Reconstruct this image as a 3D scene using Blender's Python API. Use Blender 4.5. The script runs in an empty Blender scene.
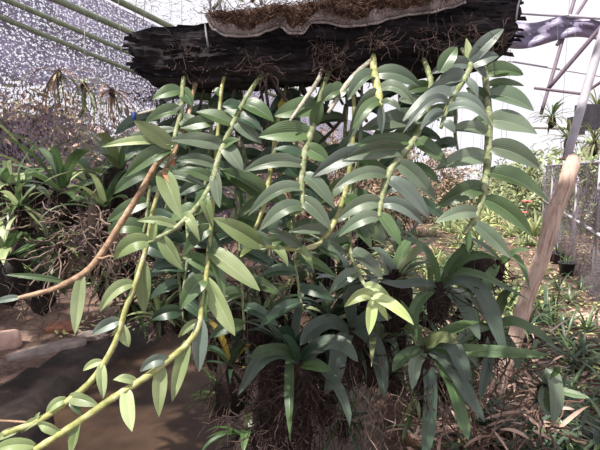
import bpy, math, random
from mathutils import Vector, noise
R = math.radians
random.seed(7)
scn = bpy.context.scene
COL = scn.collection
# ------------------------------------------------------------------ camera
F = 470.0; PITCH = R(6.7); CZ = 1.55
cd = bpy.data.cameras.new('camera'); cam = bpy.data.objects.new('camera', cd); COL.objects.link(cam)
cam.location = (0, 0, CZ); cam.rotation_euler = (R(90)-PITCH, 0, 0)
cd.sensor_width = 36; cd.lens = 36*F/600; cd.clip_start = .02; cd.clip_end = 300
cd.dof.use_dof = False
scn.camera = cam
# ------------------------------------------------------------------ world, sun, exposure
w = bpy.data.worlds.new('sky'); scn.world = w; w.use_nodes = True
bg = w.node_tree.nodes['Background']; bg.inputs[0].default_value = (.95, .93, 1, 1); bg.inputs[1].default_value = .95
sl = bpy.data.lights.new('sun', 'SUN'); so = bpy.data.objects.new('sun', sl); COL.objects.link(so)
SUNV = Vector((-.42, -.5, 1.0)).normalized()
so.rotation_euler = SUNV.to_track_quat('Z', 'Y').to_euler(); so.location = (-3, -3, 8)
sl.energy = 8.0; sl.angle = R(1.2); sl.color = (1, .95, .87)
vs = scn.view_settings
vs.view_transform = 'Standard'; vs.look = 'None'; vs.gamma = 1; vs.exposure = .22; vs.use_curve_mapping = False

def W(px, py, D):
    """point at horizontal distance D (metres ahead of the camera) seen at px,py"""
    vx = (px-300)/F; u = (225-py)/F
    vy = math.cos(PITCH)+u*math.sin(PITCH); vz = -math.sin(PITCH)+u*math.cos(PITCH)
    t = D/vy
    return Vector((vx*t, D, CZ+vz*t))
def G(px, py, z=0.0):
    vx = (px-300)/F; u = (225-py)/F
    vy = math.cos(PITCH)+u*math.sin(PITCH); vz = -math.sin(PITCH)+u*math.cos(PITCH)
    t = (z-CZ)/vz
    return Vector((vx*t, vy*t, z))
rnd = random.uniform
# ------------------------------------------------------------------ materials
def nodes(name):
    m = bpy.data.materials.new(name); m.use_nodes = True
    nt = m.node_tree; return m, nt, nt.nodes['Principled BSDF']
def N(nt, t, **k):
    n = nt.nodes.new(t)
    for a, b in k.items():
        if a in n.inputs.keys() if isinstance(a, str) else False: n.inputs[a].default_value = b
        else: setattr(n, a, b)
    return n
def ramp(nt, stops):
    r = nt.nodes.new('ShaderNodeValToRGB'); cr = r.color_ramp
    while len(cr.elements) < len(stops): cr.elements.new(.5)
    for e, (p, c) in zip(cr.elements, stops): e.position = p; e.color = (*c, 1)
    return r
def noise_mat(name, stops, scale=8, rough=.8, detail=6, bump=.3, bscale=None, stretch=None, dist=.0, spec=.3):
    m, nt, b = nodes(name); L = nt.links.new
    tc = nt.nodes.new('ShaderNodeTexCoord'); src = tc.outputs['Object']
    if stretch:
        mp = nt.nodes.new('ShaderNodeMapping'); mp.inputs['Scale'].default_value = stretch; L(src, mp.inputs[0]); src = mp.outputs[0]
    n = nt.nodes.new('ShaderNodeTexNoise'); n.inputs['Scale'].default_value = scale; n.inputs['Detail'].default_value = detail
    n.inputs['Distortion'].default_value = dist; n.inputs['Roughness'].default_value = .65
    L(src, n.inputs['Vector'])
    r = ramp(nt, stops); L(n.outputs[0], r.inputs[0]); L(r.outputs[0], b.inputs['Base Color'])
    b.inputs['Roughness'].default_value = rough; b.inputs['Specular IOR Level'].default_value = spec
    if bump:
        n2 = nt.nodes.new('ShaderNodeTexNoise'); n2.inputs['Scale'].default_value = bscale or scale*3; n2.inputs['Detail'].default_value = 5
        L(src, n2.inputs['Vector'])
        bp = nt.nodes.new('ShaderNodeBump'); bp.inputs['Strength'].default_value = bump; bp.inputs['Distance'].default_value = .01
        L(n2.outputs[0], bp.inputs['Height']); L(bp.outputs[0], b.inputs['Normal'])
    return m
def leaf_mat(name, c1, c2, rib, rough=.36, trans=.22, spec=.6):
    m, nt, b = nodes(name); L = nt.links.new
    tc = nt.nodes.new('ShaderNodeTexCoord')
    n = nt.nodes.new('ShaderNodeTexNoise'); n.inputs['Scale'].default_value = 9; n.inputs['Detail'].default_value = 3
    L(tc.outputs['Object'], n.inputs['Vector'])
    r = ramp(nt, [(.35, c1), (.65, c2)]); L(n.outputs[0], r.inputs[0])
    uv = nt.nodes.new('ShaderNodeUVMap'); sep = nt.nodes.new('ShaderNodeSeparateXYZ'); L(uv.outputs[0], sep.inputs[0])
    s = N(nt, 'ShaderNodeMath', operation='SUBTRACT'); L(sep.outputs[0], s.inputs[0]); s.inputs[1].default_value = .5
    a = N(nt, 'ShaderNodeMath', operation='ABSOLUTE'); L(s.outputs[0], a.inputs[0])
    lt = N(nt, 'ShaderNodeMath', operation='LESS_THAN'); L(a.outputs[0], lt.inputs[0]); lt.inputs[1].default_value = .022
    ml = N(nt, 'ShaderNodeMath', operation='MULTIPLY'); L(lt.outputs[0], ml.inputs[0]); ml.inputs[1].default_value = .55
    # fine lengthwise veins
    wv = N(nt, 'ShaderNodeMath', operation='MULTIPLY'); L(sep.outputs[0], wv.inputs[0]); wv.inputs[1].default_value = 75
    sn = N(nt, 'ShaderNodeMath', operation='SINE'); L(wv.outputs[0], sn.inputs[0])
    bp = nt.nodes.new('ShaderNodeBump'); bp.inputs['Strength'].default_value = .22; bp.inputs['Distance'].default_value = .001
    L(sn.outputs[0], bp.inputs['Height']); L(bp.outputs[0], b.inputs['Normal'])
    mx = N(nt, 'ShaderNodeMix', data_type='RGBA'); L(ml.outputs[0], mx.inputs[0]); L(r.outputs[0], mx.inputs[6]); mx.inputs[7].default_value = (*rib, 1)
    # per leaf variation
    oi = nt.nodes.new('ShaderNodeObjectInfo')
    hs = nt.nodes.new('ShaderNodeHueSaturation')
    mr = nt.nodes.new('ShaderNodeMapRange'); mr.inputs[3].default_value = .75; mr.inputs[4].default_value = 1.28
    L(oi.outputs['Random'], mr.inputs[0]); L(mr.outputs[0], hs.inputs['Value']); L(mx.outputs[2], hs.inputs['Color'])
    L(hs.outputs[0], b.inputs['Base Color'])
    b.inputs['Roughness'].default_value = rough; b.inputs['Specular IOR Level'].default_value = spec; b.inputs['Coat Weight'].default_value = .5 if spec > .5 and rough < .4 else .0; b.inputs['Coat Roughness'].default_value = .3
    tr = nt.nodes.new('ShaderNodeBsdfTranslucent'); 
    hs2 = nt.nodes.new('ShaderNodeHueSaturation'); hs2.inputs['Value'].default_value = 1.7; L(hs.outputs[0], hs2.inputs['Color']); L(hs2.outputs[0], tr.inputs[0])
    ms = nt.nodes.new('ShaderNodeMixShader'); ms.inputs[0].default_value = trans
    L(b.outputs[0], ms.inputs[1]); L(tr.outputs[0], ms.inputs[2]); L(ms.outputs[0], nt.nodes['Material Output'].inputs[0])
    return m
def net_mat(name, col, scale, thick, scale2=None, rough=.6, stretch=(1, 1, 1), trans_noise=0):
    """woven net: threads where two wave sets pass, holes between, irregular gaps"""
    m, nt, b = nodes(name); L = nt.links.new
    tc = nt.nodes.new('ShaderNodeTexCoord'); mp = nt.nodes.new('ShaderNodeMapping'); mp.inputs['Scale'].default_value = stretch
    L(tc.outputs['UV'], mp.inputs[0])
    v = nt.nodes.new('ShaderNodeTexVoronoi'); v.feature = 'DISTANCE_TO_EDGE'; v.inputs['Scale'].default_value = scale
    L(mp.outputs[0], v.inputs['Vector'])
    lt = N(nt, 'ShaderNodeMath', operation='LESS_THAN'); L(v.outputs['Distance'], lt.inputs[0]); lt.inputs[1].default_value = thick
    out = lt.outputs[0]
    if trans_noise:
        n = nt.nodes.new('ShaderNodeTexNoise'); n.inputs['Scale'].default_value = scale2 or scale*.4; n.inputs['Detail'].default_value = 4
        L(mp.outputs[0], n.inputs['Vector'])
        g = N(nt, 'ShaderNodeMath', operation='GREATER_THAN'); L(n.outputs[0], g.inputs[0]); g.inputs[1].default_value = trans_noise
        mx = N(nt, 'ShaderNodeMath', operation='MAXIMUM'); L(out, mx.inputs[0]); L(g.outputs[0], mx.inputs[1]); out = mx.outputs[0]
    n3 = nt.nodes.new('ShaderNodeTexNoise'); n3.inputs['Scale'].default_value = 3; n3.inputs['Detail'].default_value = 5; L(mp.outputs[0], n3.inputs['Vector'])
    r = ramp(nt, [(.3, tuple(c*.6 for c in col)), (.7, tuple(min(1, c*1.35) for c in col))]); L(n3.outputs[0], r.inputs[0]); L(r.outputs[0], b.inputs['Base Color'])
    b.inputs['Roughness'].default_value = rough
    L(out, b.inputs['Alpha'])
    return m
M = {}
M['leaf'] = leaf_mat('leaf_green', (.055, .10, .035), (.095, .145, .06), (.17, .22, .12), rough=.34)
M['grey'] = leaf_mat('leaf_grey_green', (.085, .125, .075), (.145, .18, .12), (.2, .24, .17), rough=.34)
M['blue'] = leaf_mat('leaf_blue_green', (.115, .15, .12), (.165, .205, .17), (.2, .24, .2), rough=.38)
M['lit'] = leaf_mat('leaf_sunlit_green', (.19, .26, .10), (.34, .40, .21), (.42, .46, .28), rough=.40)  # paler leaf tone, sunlight on the leaves put into the colour
M['new'] = leaf_mat('leaf_new_growth', (.34, .43, .14), (.52, .58, .32), (.62, .68, .3), rough=.38)
M['olive'] = leaf_mat('leaf_olive', (.15, .19, .075), (.2, .235, .11), (.24, .26, .13), rough=.4)
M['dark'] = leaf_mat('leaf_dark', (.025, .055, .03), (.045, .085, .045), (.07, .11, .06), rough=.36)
M['strap'] = leaf_mat('strap_leaf', (.045, .085, .035), (.09, .15, .055), (.11, .18, .08), rough=.4)
M['strapb'] = leaf_mat('strap_leaf_blue', (.06, .09, .065), (.095, .13, .095), (.12, .16, .12), rough=.40)
M['yellow'] = leaf_mat('leaf_yellowing', (.5, .42, .07), (.6, .4, .08), (.6, .5, .15), rough=.45)
M['orange'] = leaf_mat('leaf_dry_orange', (.5, .2, .12), (.68, .36, .25), (.6, .4, .25), rough=.6)
M['thicket'] = leaf_mat('thicket_leaf', (.09, .10, .04), (.19, .17, .09), (.2, .2, .1), rough=.6)
M['thicket2'] = leaf_mat('thicket_leaf_brown', (.13, .09, .06), (.22, .15, .1), (.2, .2, .1), rough=.7)
M['fargreen'] = leaf_mat('far_leaf', (.14, .18, .08), (.27, .30, .15), (.2, .2, .1), rough=.6)
M['dry'] = leaf_mat('dry_leaf', (.25, .15, .11), (.6, .43, .35), (.4, .25, .2), rough=.7)
M['litlit'] = leaf_mat('litter_green', (.28, .32, .1), (.5, .5, .25), (.5, .5, .2), rough=.7)
M['cane'] = noise_mat('cane_green', [(.3, (.10, .13, .05)), (.5, (.22, .25, .12)), (.7, (.42, .41, .31))], 60, .5, bump=.3)
M['caney'] = noise_mat('cane_yellow', [(.3, (.18, .20, .06)), (.5, (.34, .34, .13)), (.7, (.52, .50, .34))], 45, .45, bump=.2)
M['caneb'] = noise_mat('cane_bare_tan', [(.3, (.15, .085, .06)), (.5, (.34, .22, .14)), (.72, (.52, .40, .28))], 30, .6, bump=.4)
M['canep'] = noise_mat('cane_papery', [(.3, (.20, .17, .13)), (.5, (.36, .33, .27)), (.72, (.62, .58, .52))], 50, .6, bump=.4)
M['caned'] = noise_mat('cane_dark', [(.35, (.03, .022, .02)), (.6, (.085, .06, .045))], 30, .7, bump=.4)
M['bark'] = noise_mat('bark', [(.36, (.004, .003, .004)), (.52, (.018, .014, .016)), (.66, (.055, .045, .05)), (.8, (.15, .13, .14))], 14, .85, detail=10, bump=1.0, bscale=30, stretch=(.22, 1, 2.6), dist=.6, spec=.2)
M['burlap'] = noise_mat('burlap', [(.3, (.27, .22, .21)), (.7, (.52, .45, .43))], 40, .95, bump=.8, bscale=260, spec=.05)
M['coir'] = noise_mat('coir', [(.35, (.03, .016, .013)), (.55, (.11, .065, .05)), (.75, (.28, .21, .17))], 60, .95, bump=.8, spec=.05)
M['root'] = noise_mat('root_brown', [(.3, (.02, .012, .01)), (.55, (.055, .034, .03)), (.75, (.15, .105, .095))], 30, .9, bump=.3)
M['rootl'] = noise_mat('root_pale', [(.3, (.10, .065, .05)), (.55, (.22, .16, .13)), (.75, (.4, .32, .28))], 30, .85, bump=.3)
M['pot'] = noise_mat('pot_dark', [(.3, (.012, .01, .01)), (.7, (.04, .03, .028))], 30, .7, bump=.3)
M['core'] = noise_mat('root_core', [(.3, (.01, .007, .006)), (.6, (.035, .022, .018)), (.8, (.09, .06, .05))], 50, .95, bump=.9)
M['pipe'] = noise_mat('pipe_green', [(.3, (.16, .20, .13)), (.7, (.28, .32, .22))], 6, .5, bump=.1)
M['pipeg'] = noise_mat('pipe_grey', [(.3, (.3, .27, .31)), (.7, (.48, .45, .5))], 6, .4, bump=.1)
M['piped'] = noise_mat('pipe_dark', [(.3, (.10, .07, .10)), (.7, (.2, .15, .19))], 6, .5, bump=.1)
M['wire'] = noise_mat('wire', [(.3, (.22, .2, .22)), (.7, (.4, .38, .4))], 20, .5, bump=0)
M['wood'] = noise_mat('stake_wood', [(.3, (.34, .22, .17)), (.5, (.52, .38, .31)), (.75, (.64, .50, .43))], 14, .85, bump=.3, stretch=(3, 3, .5))
M['stone'] = noise_mat('stone', [(.3, (.15, .12, .11)), (.6, (.28, .23, .21)), (.8, (.4, .35, .33))], 9, .9, bump=.6)
M['redsoil'] = noise_mat('red_soil', [(.3, (.12, .05, .03)), (.6, (.3, .14, .09)), (.8, (.42, .24, .17))], 14, .95, bump=.9)
M['brick'] = noise_mat('brick', [(.3, (.4, .25, .2)), (.7, (.6, .42, .36))], 12, .9, bump=.5)
M['film'] = noise_mat('plastic_film', [(.3, (.15, .12, .2)), (.6, (.26, .23, .33)), (.75, (.6, .58, .66))], 5, .4, bump=.4, stretch=(.5, 1, 3))
M['white'] = noise_mat('white_paint', [(.3, (.6, .55, .55)), (.7, (.8, .77, .77))], 5, .5, bump=0)
M['black'] = noise_mat('black_plastic', [(.3, (.02, .018, .022)), (.7, (.05, .045, .055))], 15, .5, bump=0)
M['blued'] = noise_mat('blue_plastic', [(.3, (.05, .08, .3)), (.7, (.09, .14, .4))], 15, .5, bump=0)
M['pink'] = noise_mat('pink_flower', [(.3, (.6, .08, .1)), (.7, (.8, .2, .2))], 15, .6, bump=0)
M['water'] = noise_mat('muddy_water', [(.35, (.032, .02, .015)), (.65, (.08, .05, .032))], 1.2, .4, bump=.2, bscale=7, spec=.15)
def ground_mat():
    m, nt, b = nodes('ground_litter'); L = nt.links.new
    tc = nt.nodes.new('ShaderNodeTexCoord')
    n = nt.nodes.new('ShaderNodeTexNoise'); n.inputs['Scale'].default_value = 1.6; n.inputs['Detail'].default_value = 8; L(tc.outputs['Object'], n.inputs['Vector'])
    v = nt.nodes.new('ShaderNodeTexVoronoi'); v.inputs['Scale'].default_value = 26; L(tc.outputs['Object'], v.inputs['Vector'])
    r1 = ramp(nt, [(.3, (.05, .03, .024)), (.5, (.16, .095, .07)), (.7, (.3, .2, .16))]); L(n.outputs[0], r1.inputs[0])
    mx = N(nt, 'ShaderNodeMix', data_type='RGBA', blend_type='MULTIPLY'); mx.inputs[0].default_value = .6
    bw = nt.nodes.new('ShaderNodeRGBToBW'); L(v.outputs['Color'], bw.inputs[0]); L(r1.outputs[0], mx.inputs[6]); L(bw.outputs[0], mx.inputs[7]); L(mx.outputs[2], b.inputs['Base Color'])
    bp = nt.nodes.new('ShaderNodeBump'); bp.inputs['Strength'].default_value = .7; bp.inputs['Distance'].default_value = .03
    L(v.outputs['Distance'], bp.inputs['Height']); L(bp.outputs[0], b.inputs['Normal']); b.inputs['Roughness'].default_value = .95
    return m
M['ground'] = ground_mat()
M['bank_shade'] = noise_mat('bank_soil_shade', [(.35, (.012, .009, .008)), (.6, (.03, .02, .017)), (.8, (.08, .05, .04))], 7, .7, bump=.6)  # near-black soil, the bank's shade put into the colour

# ------------------------------------------------------------------ mesh helpers
class MB:
    def __init__(s): s.v = []; s.f = []; s.uv = []
    def add(s, vs_, fs, uvs=None):
        o = len(s.v); s.v += [Vector(p) for p in vs_]
        for i, f in enumerate(fs):
            s.f.append([o+k for k in f]); s.uv.append([uvs[k] for k in f] if uvs else [(.1, .1)]*len(f))
    def tube(s, pts, rad, sides=6, cap=True):
        n = len(pts)
        if not hasattr(rad, '__len__'): rad = [rad]*n
        vs_ = []; prev = None
        for i, p in enumerate(pts):
            t = (pts[min(i+1, n-1)]-pts[max(i-1, 0)])
            t = t.normalized() if t.length > 1e-9 else Vector((0, 0, 1))
            if prev is None:
                prev = t.orthogonal().normalized()
            a = (prev-t*prev.dot(t)); a = a.normalized() if a.length > 1e-6 else t.orthogonal().normalized()
            prev = a; b = t.cross(a)
            for k in range(sides):
                an = 2*math.pi*k/sides; vs_.append(p+(a*math.cos(an)+b*math.sin(an))*rad[i])
        fs = [[i*sides+k, i*sides+(k+1) % sides, (i+1)*sides+(k+1) % sides, (i+1)*sides+k] for i in range(n-1) for k in range(sides)]
        if cap: fs += [list(range(sides))[::-1], [(n-1)*sides+k for k in range(sides)]]
        s.add(vs_, fs); return s
    def box(s, c, d, rot=None):
        vs_ = []
        for x in (-.5, .5):
            for y in (-.5, .5):
                for z in (-.5, .5):
                    p = Vector((x*d[0], y*d[1], z*d[2]))
                    if rot: p = rot @ p
                    vs_.append(Vector(c)+p)
        s.add(vs_, [[0, 1, 3, 2], [4, 6, 7, 5], [0, 4, 5, 1], [2, 3, 7, 6], [0, 2, 6, 4], [1, 5, 7, 3]]); return s
    def leaf(s, pts, width, nrm, keel=.35, nl=None, prof='lance', wave=0, ac=7):
        """a leaf along the points: channelled across, profile along"""
        n = len(pts); vs_ = []; uvs = []
        ph = random.random()*6; tw = rnd(-.55, .55) if ac == 7 else 0
        from mathutils import Matrix
        for i, p in enumerate(pts):
            t = i/(n-1)
            tan = (pts[min(i+1, n-1)]-pts[max(i-1, 0)]).normalized()
            nr_ = (Matrix.Rotation(tw*t*t, 3, tan) @ nrm) if tw else nrm
            side = tan.cross(nr_); side = side.normalized() if side.length > 1e-6 else tan.orthogonal().normalized()
            nn = side.cross(tan)
            if prof == 'lance': wd = (t+.04)**.55*max(0, 1-t)**.85*1.95
            else: wd = min(1, .45+t*2.2)*min(1, max(0, (1-t)*3.2))**.6
            wd = max(wd, .02)*width*.5
            for k in range(ac):
                q = (-1, -.6, -.08, 0, .08, .6, 1)[k] if ac == 7 else -1+2*k/(ac-1)
                vs_.append(p+side*wd*q+nn*(wd*keel*(1.25*abs(q)-.45*q*q)+wave*width*math.sin(t*9+ph+q*2)*abs(q)*.5))
                uvs.append((.5+q*.5, t))
        fs = [[i*ac+k, i*ac+k+1, (i+1)*ac+k+1, (i+1)*ac+k] for i in range(n-1) for k in range(ac-1)]
        s.add(vs_, fs, uvs); return s
    def build(s, name, mat, parent=None, smooth=True):
        o0 = parent_loc(parent)
        me = bpy.data.meshes.new(name)
        if parent is None and s.v:
            mnz = min(v.z for v in s.v); cx = sum(v.x for v in s.v)/len(s.v); cy = sum(v.y for v in s.v)/len(s.v)
            o0 = Vector((cx, cy, mnz))
        me.from_pydata([v-o0 for v in s.v], [], s.f)
        uvl = me.uv_layers.new(name='UVMap'); k = 0
        flat = []
        for u in s.uv:
            for a in u: flat += [a[0], a[1]]
        uvl.data.foreach_set('uv', flat)
        if smooth: me.polygons.foreach_set('use_smooth', [True]*len(me.polygons))
        me.materials.append(M[mat] if isinstance(mat, str) else mat)
        o = bpy.data.objects.new(name, me); COL.objects.link(o)
        if parent is None: o.location = o0
        else: o.parent = parent
        return o
def parent_loc(p):
    v = Vector((0, 0, 0))
    while p is not None: v += p.location; p = p.parent
    return v
def thing(name, loc, label, cat, group=None):
    o = bpy.data.objects.new(name, None); COL.objects.link(o); o.location = loc; o.empty_display_size = .05
    return tag(o, label, cat, group)
def tag(o, label, cat, group=None, kind=None):
    o['label'] = label; o['category'] = cat
    if group: o['group'] = group
    if kind: o['kind'] = kind
    return o
def struct(o, label=None):
    o['kind'] = 'structure'
    if label: o['label'] = label
    return o
def catmull(P, per=6):
    out = []
    Q = [P[0]*2-P[1]]+list(P)+[P[-1]*2-P[-2]]
    for i in range(1, len(Q)-2):
        a, b, c, d = Q[i-1:i+3]
        for k in range(per):
            t = k/per
            out.append(.5*((2*b)+(c-a)*t+(2*a-5*b+4*c-d)*t*t+(3*b-a-3*c+d)*t**3))
    out.append(P[-1]); return out
def wander(p, d, L, n, curl=.5, grav=0):
    pts = [p.copy()]; d = d.normalized()
    for i in range(n):
        d = (d+Vector((rnd(-curl, curl), rnd(-curl, curl), rnd(-curl, curl)-grav))).normalized()
        p = p+d*(L/n); pts.append(p.copy())
    return pts
# ================================================================== STRUCTURE
# channel of muddy water running away between the banks
CL0, CL1 = G(20, 450, -.12), G(236, 268, -.12)
CR0, CR1 = G(405, 450, -.12), G(318, 268, -.12)
def inchan(x, y):
    t = (y-CL0.y)/(CL1.y-CL0.y); xl = CL0.x+(CL1.x-CL0.x)*t
    t = (y-CR0.y)/(CR1.y-CR0.y); xr = CR0.x+(CR1.x-CR0.x)*t
    wob = .07*math.sin(y*3.1)+.05*math.sin(y*7.3+1)
    return min(x-xl-wob, xr-x+wob)
mb = MB(); xs = [-12+.12*i if False else 0 for i in range(0)]
def axis(a, b, lo, hi, fine, coarse):
    out = []; v = a
    while v < b:
        out.append(v); v += fine if lo <= v < hi else coarse
    out.append(b); return out
gx = axis(-25, 30, -4, 4, .08, 1.0); gy = axis(-3, 60, 1.6, 8, .08, 1.0)
vs_ = []
for y in gy:
    for x in gx:
        d = inchan(x, y)
        k = max(0, min(1, (d+.10)/.2)); k = k*k*(3-2*k)
        z = .05*(1-k) + .035*noise.noise(Vector((x*1.3, y*1.3, 0))) + .02*noise.noise(Vector((x*6, y*6, 3)))-.30*k
        vs_.append(Vector((x, y, z)))
nx = len(gx)
mb.add(vs_, [[j*nx+i, j*nx+i+1, (j+1)*nx+i+1, (j+1)*nx+i] for j in range(len(gy)-1) for i in range(nx-1)])
go = mb.build('ground', 'ground'); go.data.materials.append(M['bank_shade'])
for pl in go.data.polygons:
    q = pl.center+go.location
    if inchan(q.x, q.y) > -.42-.18*noise.noise(Vector((q.x*2, q.y*2, 0))) and q.x < .2 and q.y < 7: pl.material_index = 1  # faces along the ditch take the painted bank shade
struct(go, 'brown litter-strewn earth of the shade house floor')
mb = MB(); ext = 1.3
mb.add([Vector((-4.2, .5, -.12)), Vector((2.2, .5, -.12)), Vector((2.2, 8, -.12)), Vector((-4.2, 8, -.12))], [[0, 1, 2, 3]])
struct(mb.build('water_surface', 'water'), 'still muddy brown water in the ditch')

# side wall of net on the left
TH = math.atan(150/F)
ax = Vector((math.sin(TH), math.cos(TH), 0)); p0 = Vector((-3.33, 1.06, 0))
def wallpanel(name, s0, s1, z0, z1, mat, label, off=0):
    mb = MB(); n = 40; m_ = 6; nrm = Vector((ax.y, -ax.x, 0)); vs_ = []; uv = []
    for j in range(m_+1):
        for i in range(n+1):
            s = s0+(s1-s0)*i/n; z = z0+(z1-z0)*j/m_
            q = p0+ax*s+Vector((0, 0, z))+nrm*(off+.04*noise.noise(Vector((s*.8, z, 0))))
            vs_.append(q); uv.append((s, z))
    mb.add(vs_, [[j*(n+1)+i, j*(n+1)+i+1, (j+1)*(n+1)+i+1, (j+1)*(n+1)+i] for j in range(m_) for i in range(n)], uv)
    return struct(mb.build(name, mat), label)
M['net_up'] = net_mat('net_purple', (.34, .29, .45), 34, .10, 26, trans_noise=.49, stretch=(1, 1.5, 1))
M['net_lo'] = net_mat('net_lower', (.24, .185, .25), 26, .05, 26, trans_noise=.54, stretch=(1.4, 1, 1))
M['net_fence'] = net_mat('net_fence', (.20, .17, .20), 24, .08, 20, trans_noise=.52, stretch=(.8, 1.5, 1))
M['chain'] = net_mat('chain_mesh', (.55, .5, .6), 9, .02)
wallpanel('wall_left', -1, 24, 2.3, 3.3, 'net_up', 'purple grey shade net high on the left side wall')
wallpanel('wall_left_lower', -1, 24, .75, 2.3, 'net_lo', 'thin net hanging in front of the thicket on the left')
# overhead wire mesh above the left bay
mb = MB(); a = p0+ax*-1+Vector((0, 0, 3.32)); nr = Vector((ax.y, -ax.x, 0))
mb.add([a, a+nr*3.2, a+nr*3.2+ax*16, a+ax*16], [[0, 1, 2, 3]], [(0, 0), (3.2, 0), (3.2, 16), (0, 16)])
struct(mb.build('ceiling', 'chain'), 'open wire mesh roof of the shade house')
# unseen cloth added overhead to keep sun off the middle plants
def sun_blocker_mat():
    m, nt, b = nodes('sun_blocker'); L = nt.links.new
    tc = nt.nodes.new('ShaderNodeTexCoord'); n = nt.nodes.new('ShaderNodeTexNoise'); n.inputs['Scale'].default_value = 3.2; n.inputs['Detail'].default_value = 3
    L(tc.outputs['Object'], n.inputs['Vector'])
    g = N(nt, 'ShaderNodeMath', operation='LESS_THAN'); L(n.outputs[0], g.inputs[0]); g.inputs[1].default_value = .56
    L(g.outputs[0], b.inputs['Alpha']); b.inputs['Base Color'].default_value = (.03, .03, .035, 1); b.inputs['Roughness'].default_value = .8
    return m
M['cloth'] = sun_blocker_mat()
mb = MB(); mb.add([Vector(p) for p in ((-6, 1.15, 3.9), (-1.9, 1.15, 3.9), (-1.9, 3.2, 3.9), (-6, 3.2, 3.9))], [[0, 1, 2, 3]])
mb.add([Vector(p) for p in ((-1.9, .08, 3.9), (2.0, .08, 3.9), (2.0, 2.3, 3.9), (-1.9, 2.3, 3.9))], [[0, 1, 2, 3]])
struct(mb.build('sun_blocker_sheet', 'cloth'), 'dark holed cloth added out of view to block the sun')

def pipe(name, pts, r, mat, label, cat='pipe', group=None, sides=10):
    mb = MB(); P = pts if len(pts) > 2 else [pts[0].lerp(pts[1], i/8) for i in range(9)]
    mb.tube(P, r, sides); return tag(mb.build(name, mat), label, cat, group)
def line(a, b, Da, Db, ea=0, eb=0):
    A, B = W(*a, Da), W(*b, Db); d = (B-A)
    return [A-d*ea, B+d*eb]
pipe('roof_pipe', line((7, 0), (128, 52), 3.89, 5.35, .7, 2.5), .024, 'pipe', 'upper of the two green pipes meeting the left frame corner')
pipe('roof_pipe', line((0, 17), (142, 75), 3.85, 5.6, .7, 2.5), .022, 'pipe', 'lower long green pipe crossing the left net to the log')
pipe('roof_pipe', line((57, 0), (132, 33), 3.6, 4.3, .9, 5), .026, 'pipe', 'green roof pipe entering the top edge just right of the corner pipes')
pipe('roof_pipe', line((117, 0), (167, 25), 3.2, 3.7, .9, 7), .022, 'pipe', 'green roof pipe nearest the log, in front of the white sky')
for k, (x, dx, y1, D, lb) in enumerate([(58, -6, 200, 4.4, 'leftmost thin wire hanging down in front of the net'), (86, -6, 205, 4.6, 'thin wire hanging in front of the net, right of the leftmost'), (146, -3, 28, 3.4, 'left of the two pale cords above the log end'), (138, -4, 26, 3.4, 'right pale cord tied above the log end')]):
    pipe('hanging_wire', [W(x, -20, D), W(x+dx*.5, (y1-20)/2, D), W(x+dx, y1, D)], .004 if k < 2 else .003, 'wire', lb, 'wire', sides=5)
# ------------------------------------------------------------------ right side frame
pipe('frame_pipe', line((505, 12), (600, 18), 6.6, 6.2, .1, .6), .022, 'pipeg', 'grey horizontal pipe running above the plastic band')
pipe('frame_pipe', line((576, -6), (541, 114), 6.5, 6.3), .022, 'piped', 'dark sloping pipe right of the log end, descending steeply')
pipe('frame_pipe', line((590, -6), (557, 45), 6.6, 6.4), .022, 'piped', 'short dark brace joining the plastic band from the top')
pipe('frame_pipe', line((602, 26), (547, 90), 5.8, 6.2, .4, 0), .026, 'piped', 'dark diagonal brace crossing the white sky at right')
pipe('frame_pipe', line((508, 61), (600, 76), 6.8, 6.2, 0, .5), .012, 'pipeg', 'thin grey wire-like rail under the plastic band')
pipe('frame_pipe', line((534, 88), (583, 94), 6.2, 6.0), .018, 'piped', 'short dark horizontal bar under the diagonal brace')
pipe('frame_pipe', line((583, 94), (604, 80), 6.0, 5.8, 0, .4), .018, 'piped', 'short dark arm rising to the right frame edge')
pipe('support_post', line((606, 22), (566, 160), 3.1, 3.0), .026, 'pipeg', 'pale grey metal post leaning against the top of wooden stake', 'post')
pipe('frame_pipe', line((530, 126), (606, 129), 6.0, 5.6, .05, .3), .034, 'white', 'white painted rail at head height on the right', 'rail')
o = thing('corner_clamp', W(578, 130, 5.4), 'black clamp box gripping the white rail on the right', 'clamp')
mb = MB(); mb.box(W(576, 126, 5.55), (.15, .12, .2)); mb.build('clamp_body', 'black', o, False)
mb = MB(); mb.box(W(588, 117, 5.6), (.26, .12, .28)); mb.build('clamp_box', 'black', o, False)
mb = MB(); mb.box(W(583, 107, 5.6), (.03, .03, .10)); mb.build('bolt', 'pipeg', o, False)
# plastic film band
mb = MB(); n = 24; vs_ = []
for j in range(7):
    for i in range(n+1):
        x = 508+ (620-508)*i/n; yt = 19+4*math.sin(i*.35); yb = 43+6*math.sin(i*.25+1)
        D = 6.5 - .3*i/n + .05*math.sin(i*.9+j)+.04*math.sin(j*2.4)
        vs_.append(W(x, yt+(yb-yt)*j/6, D))
mb.add(vs_, [[j*(n+1)+i, j*(n+1)+i+1, (j+1)*(n+1)+i+1, (j+1)*(n+1)+i] for j in range(6) for i in range(n)])
tag(mb.build('plastic_sheet', 'film'), 'purple grey gathered plastic sheet tied along the roof frame', 'plastic sheet')
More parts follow.
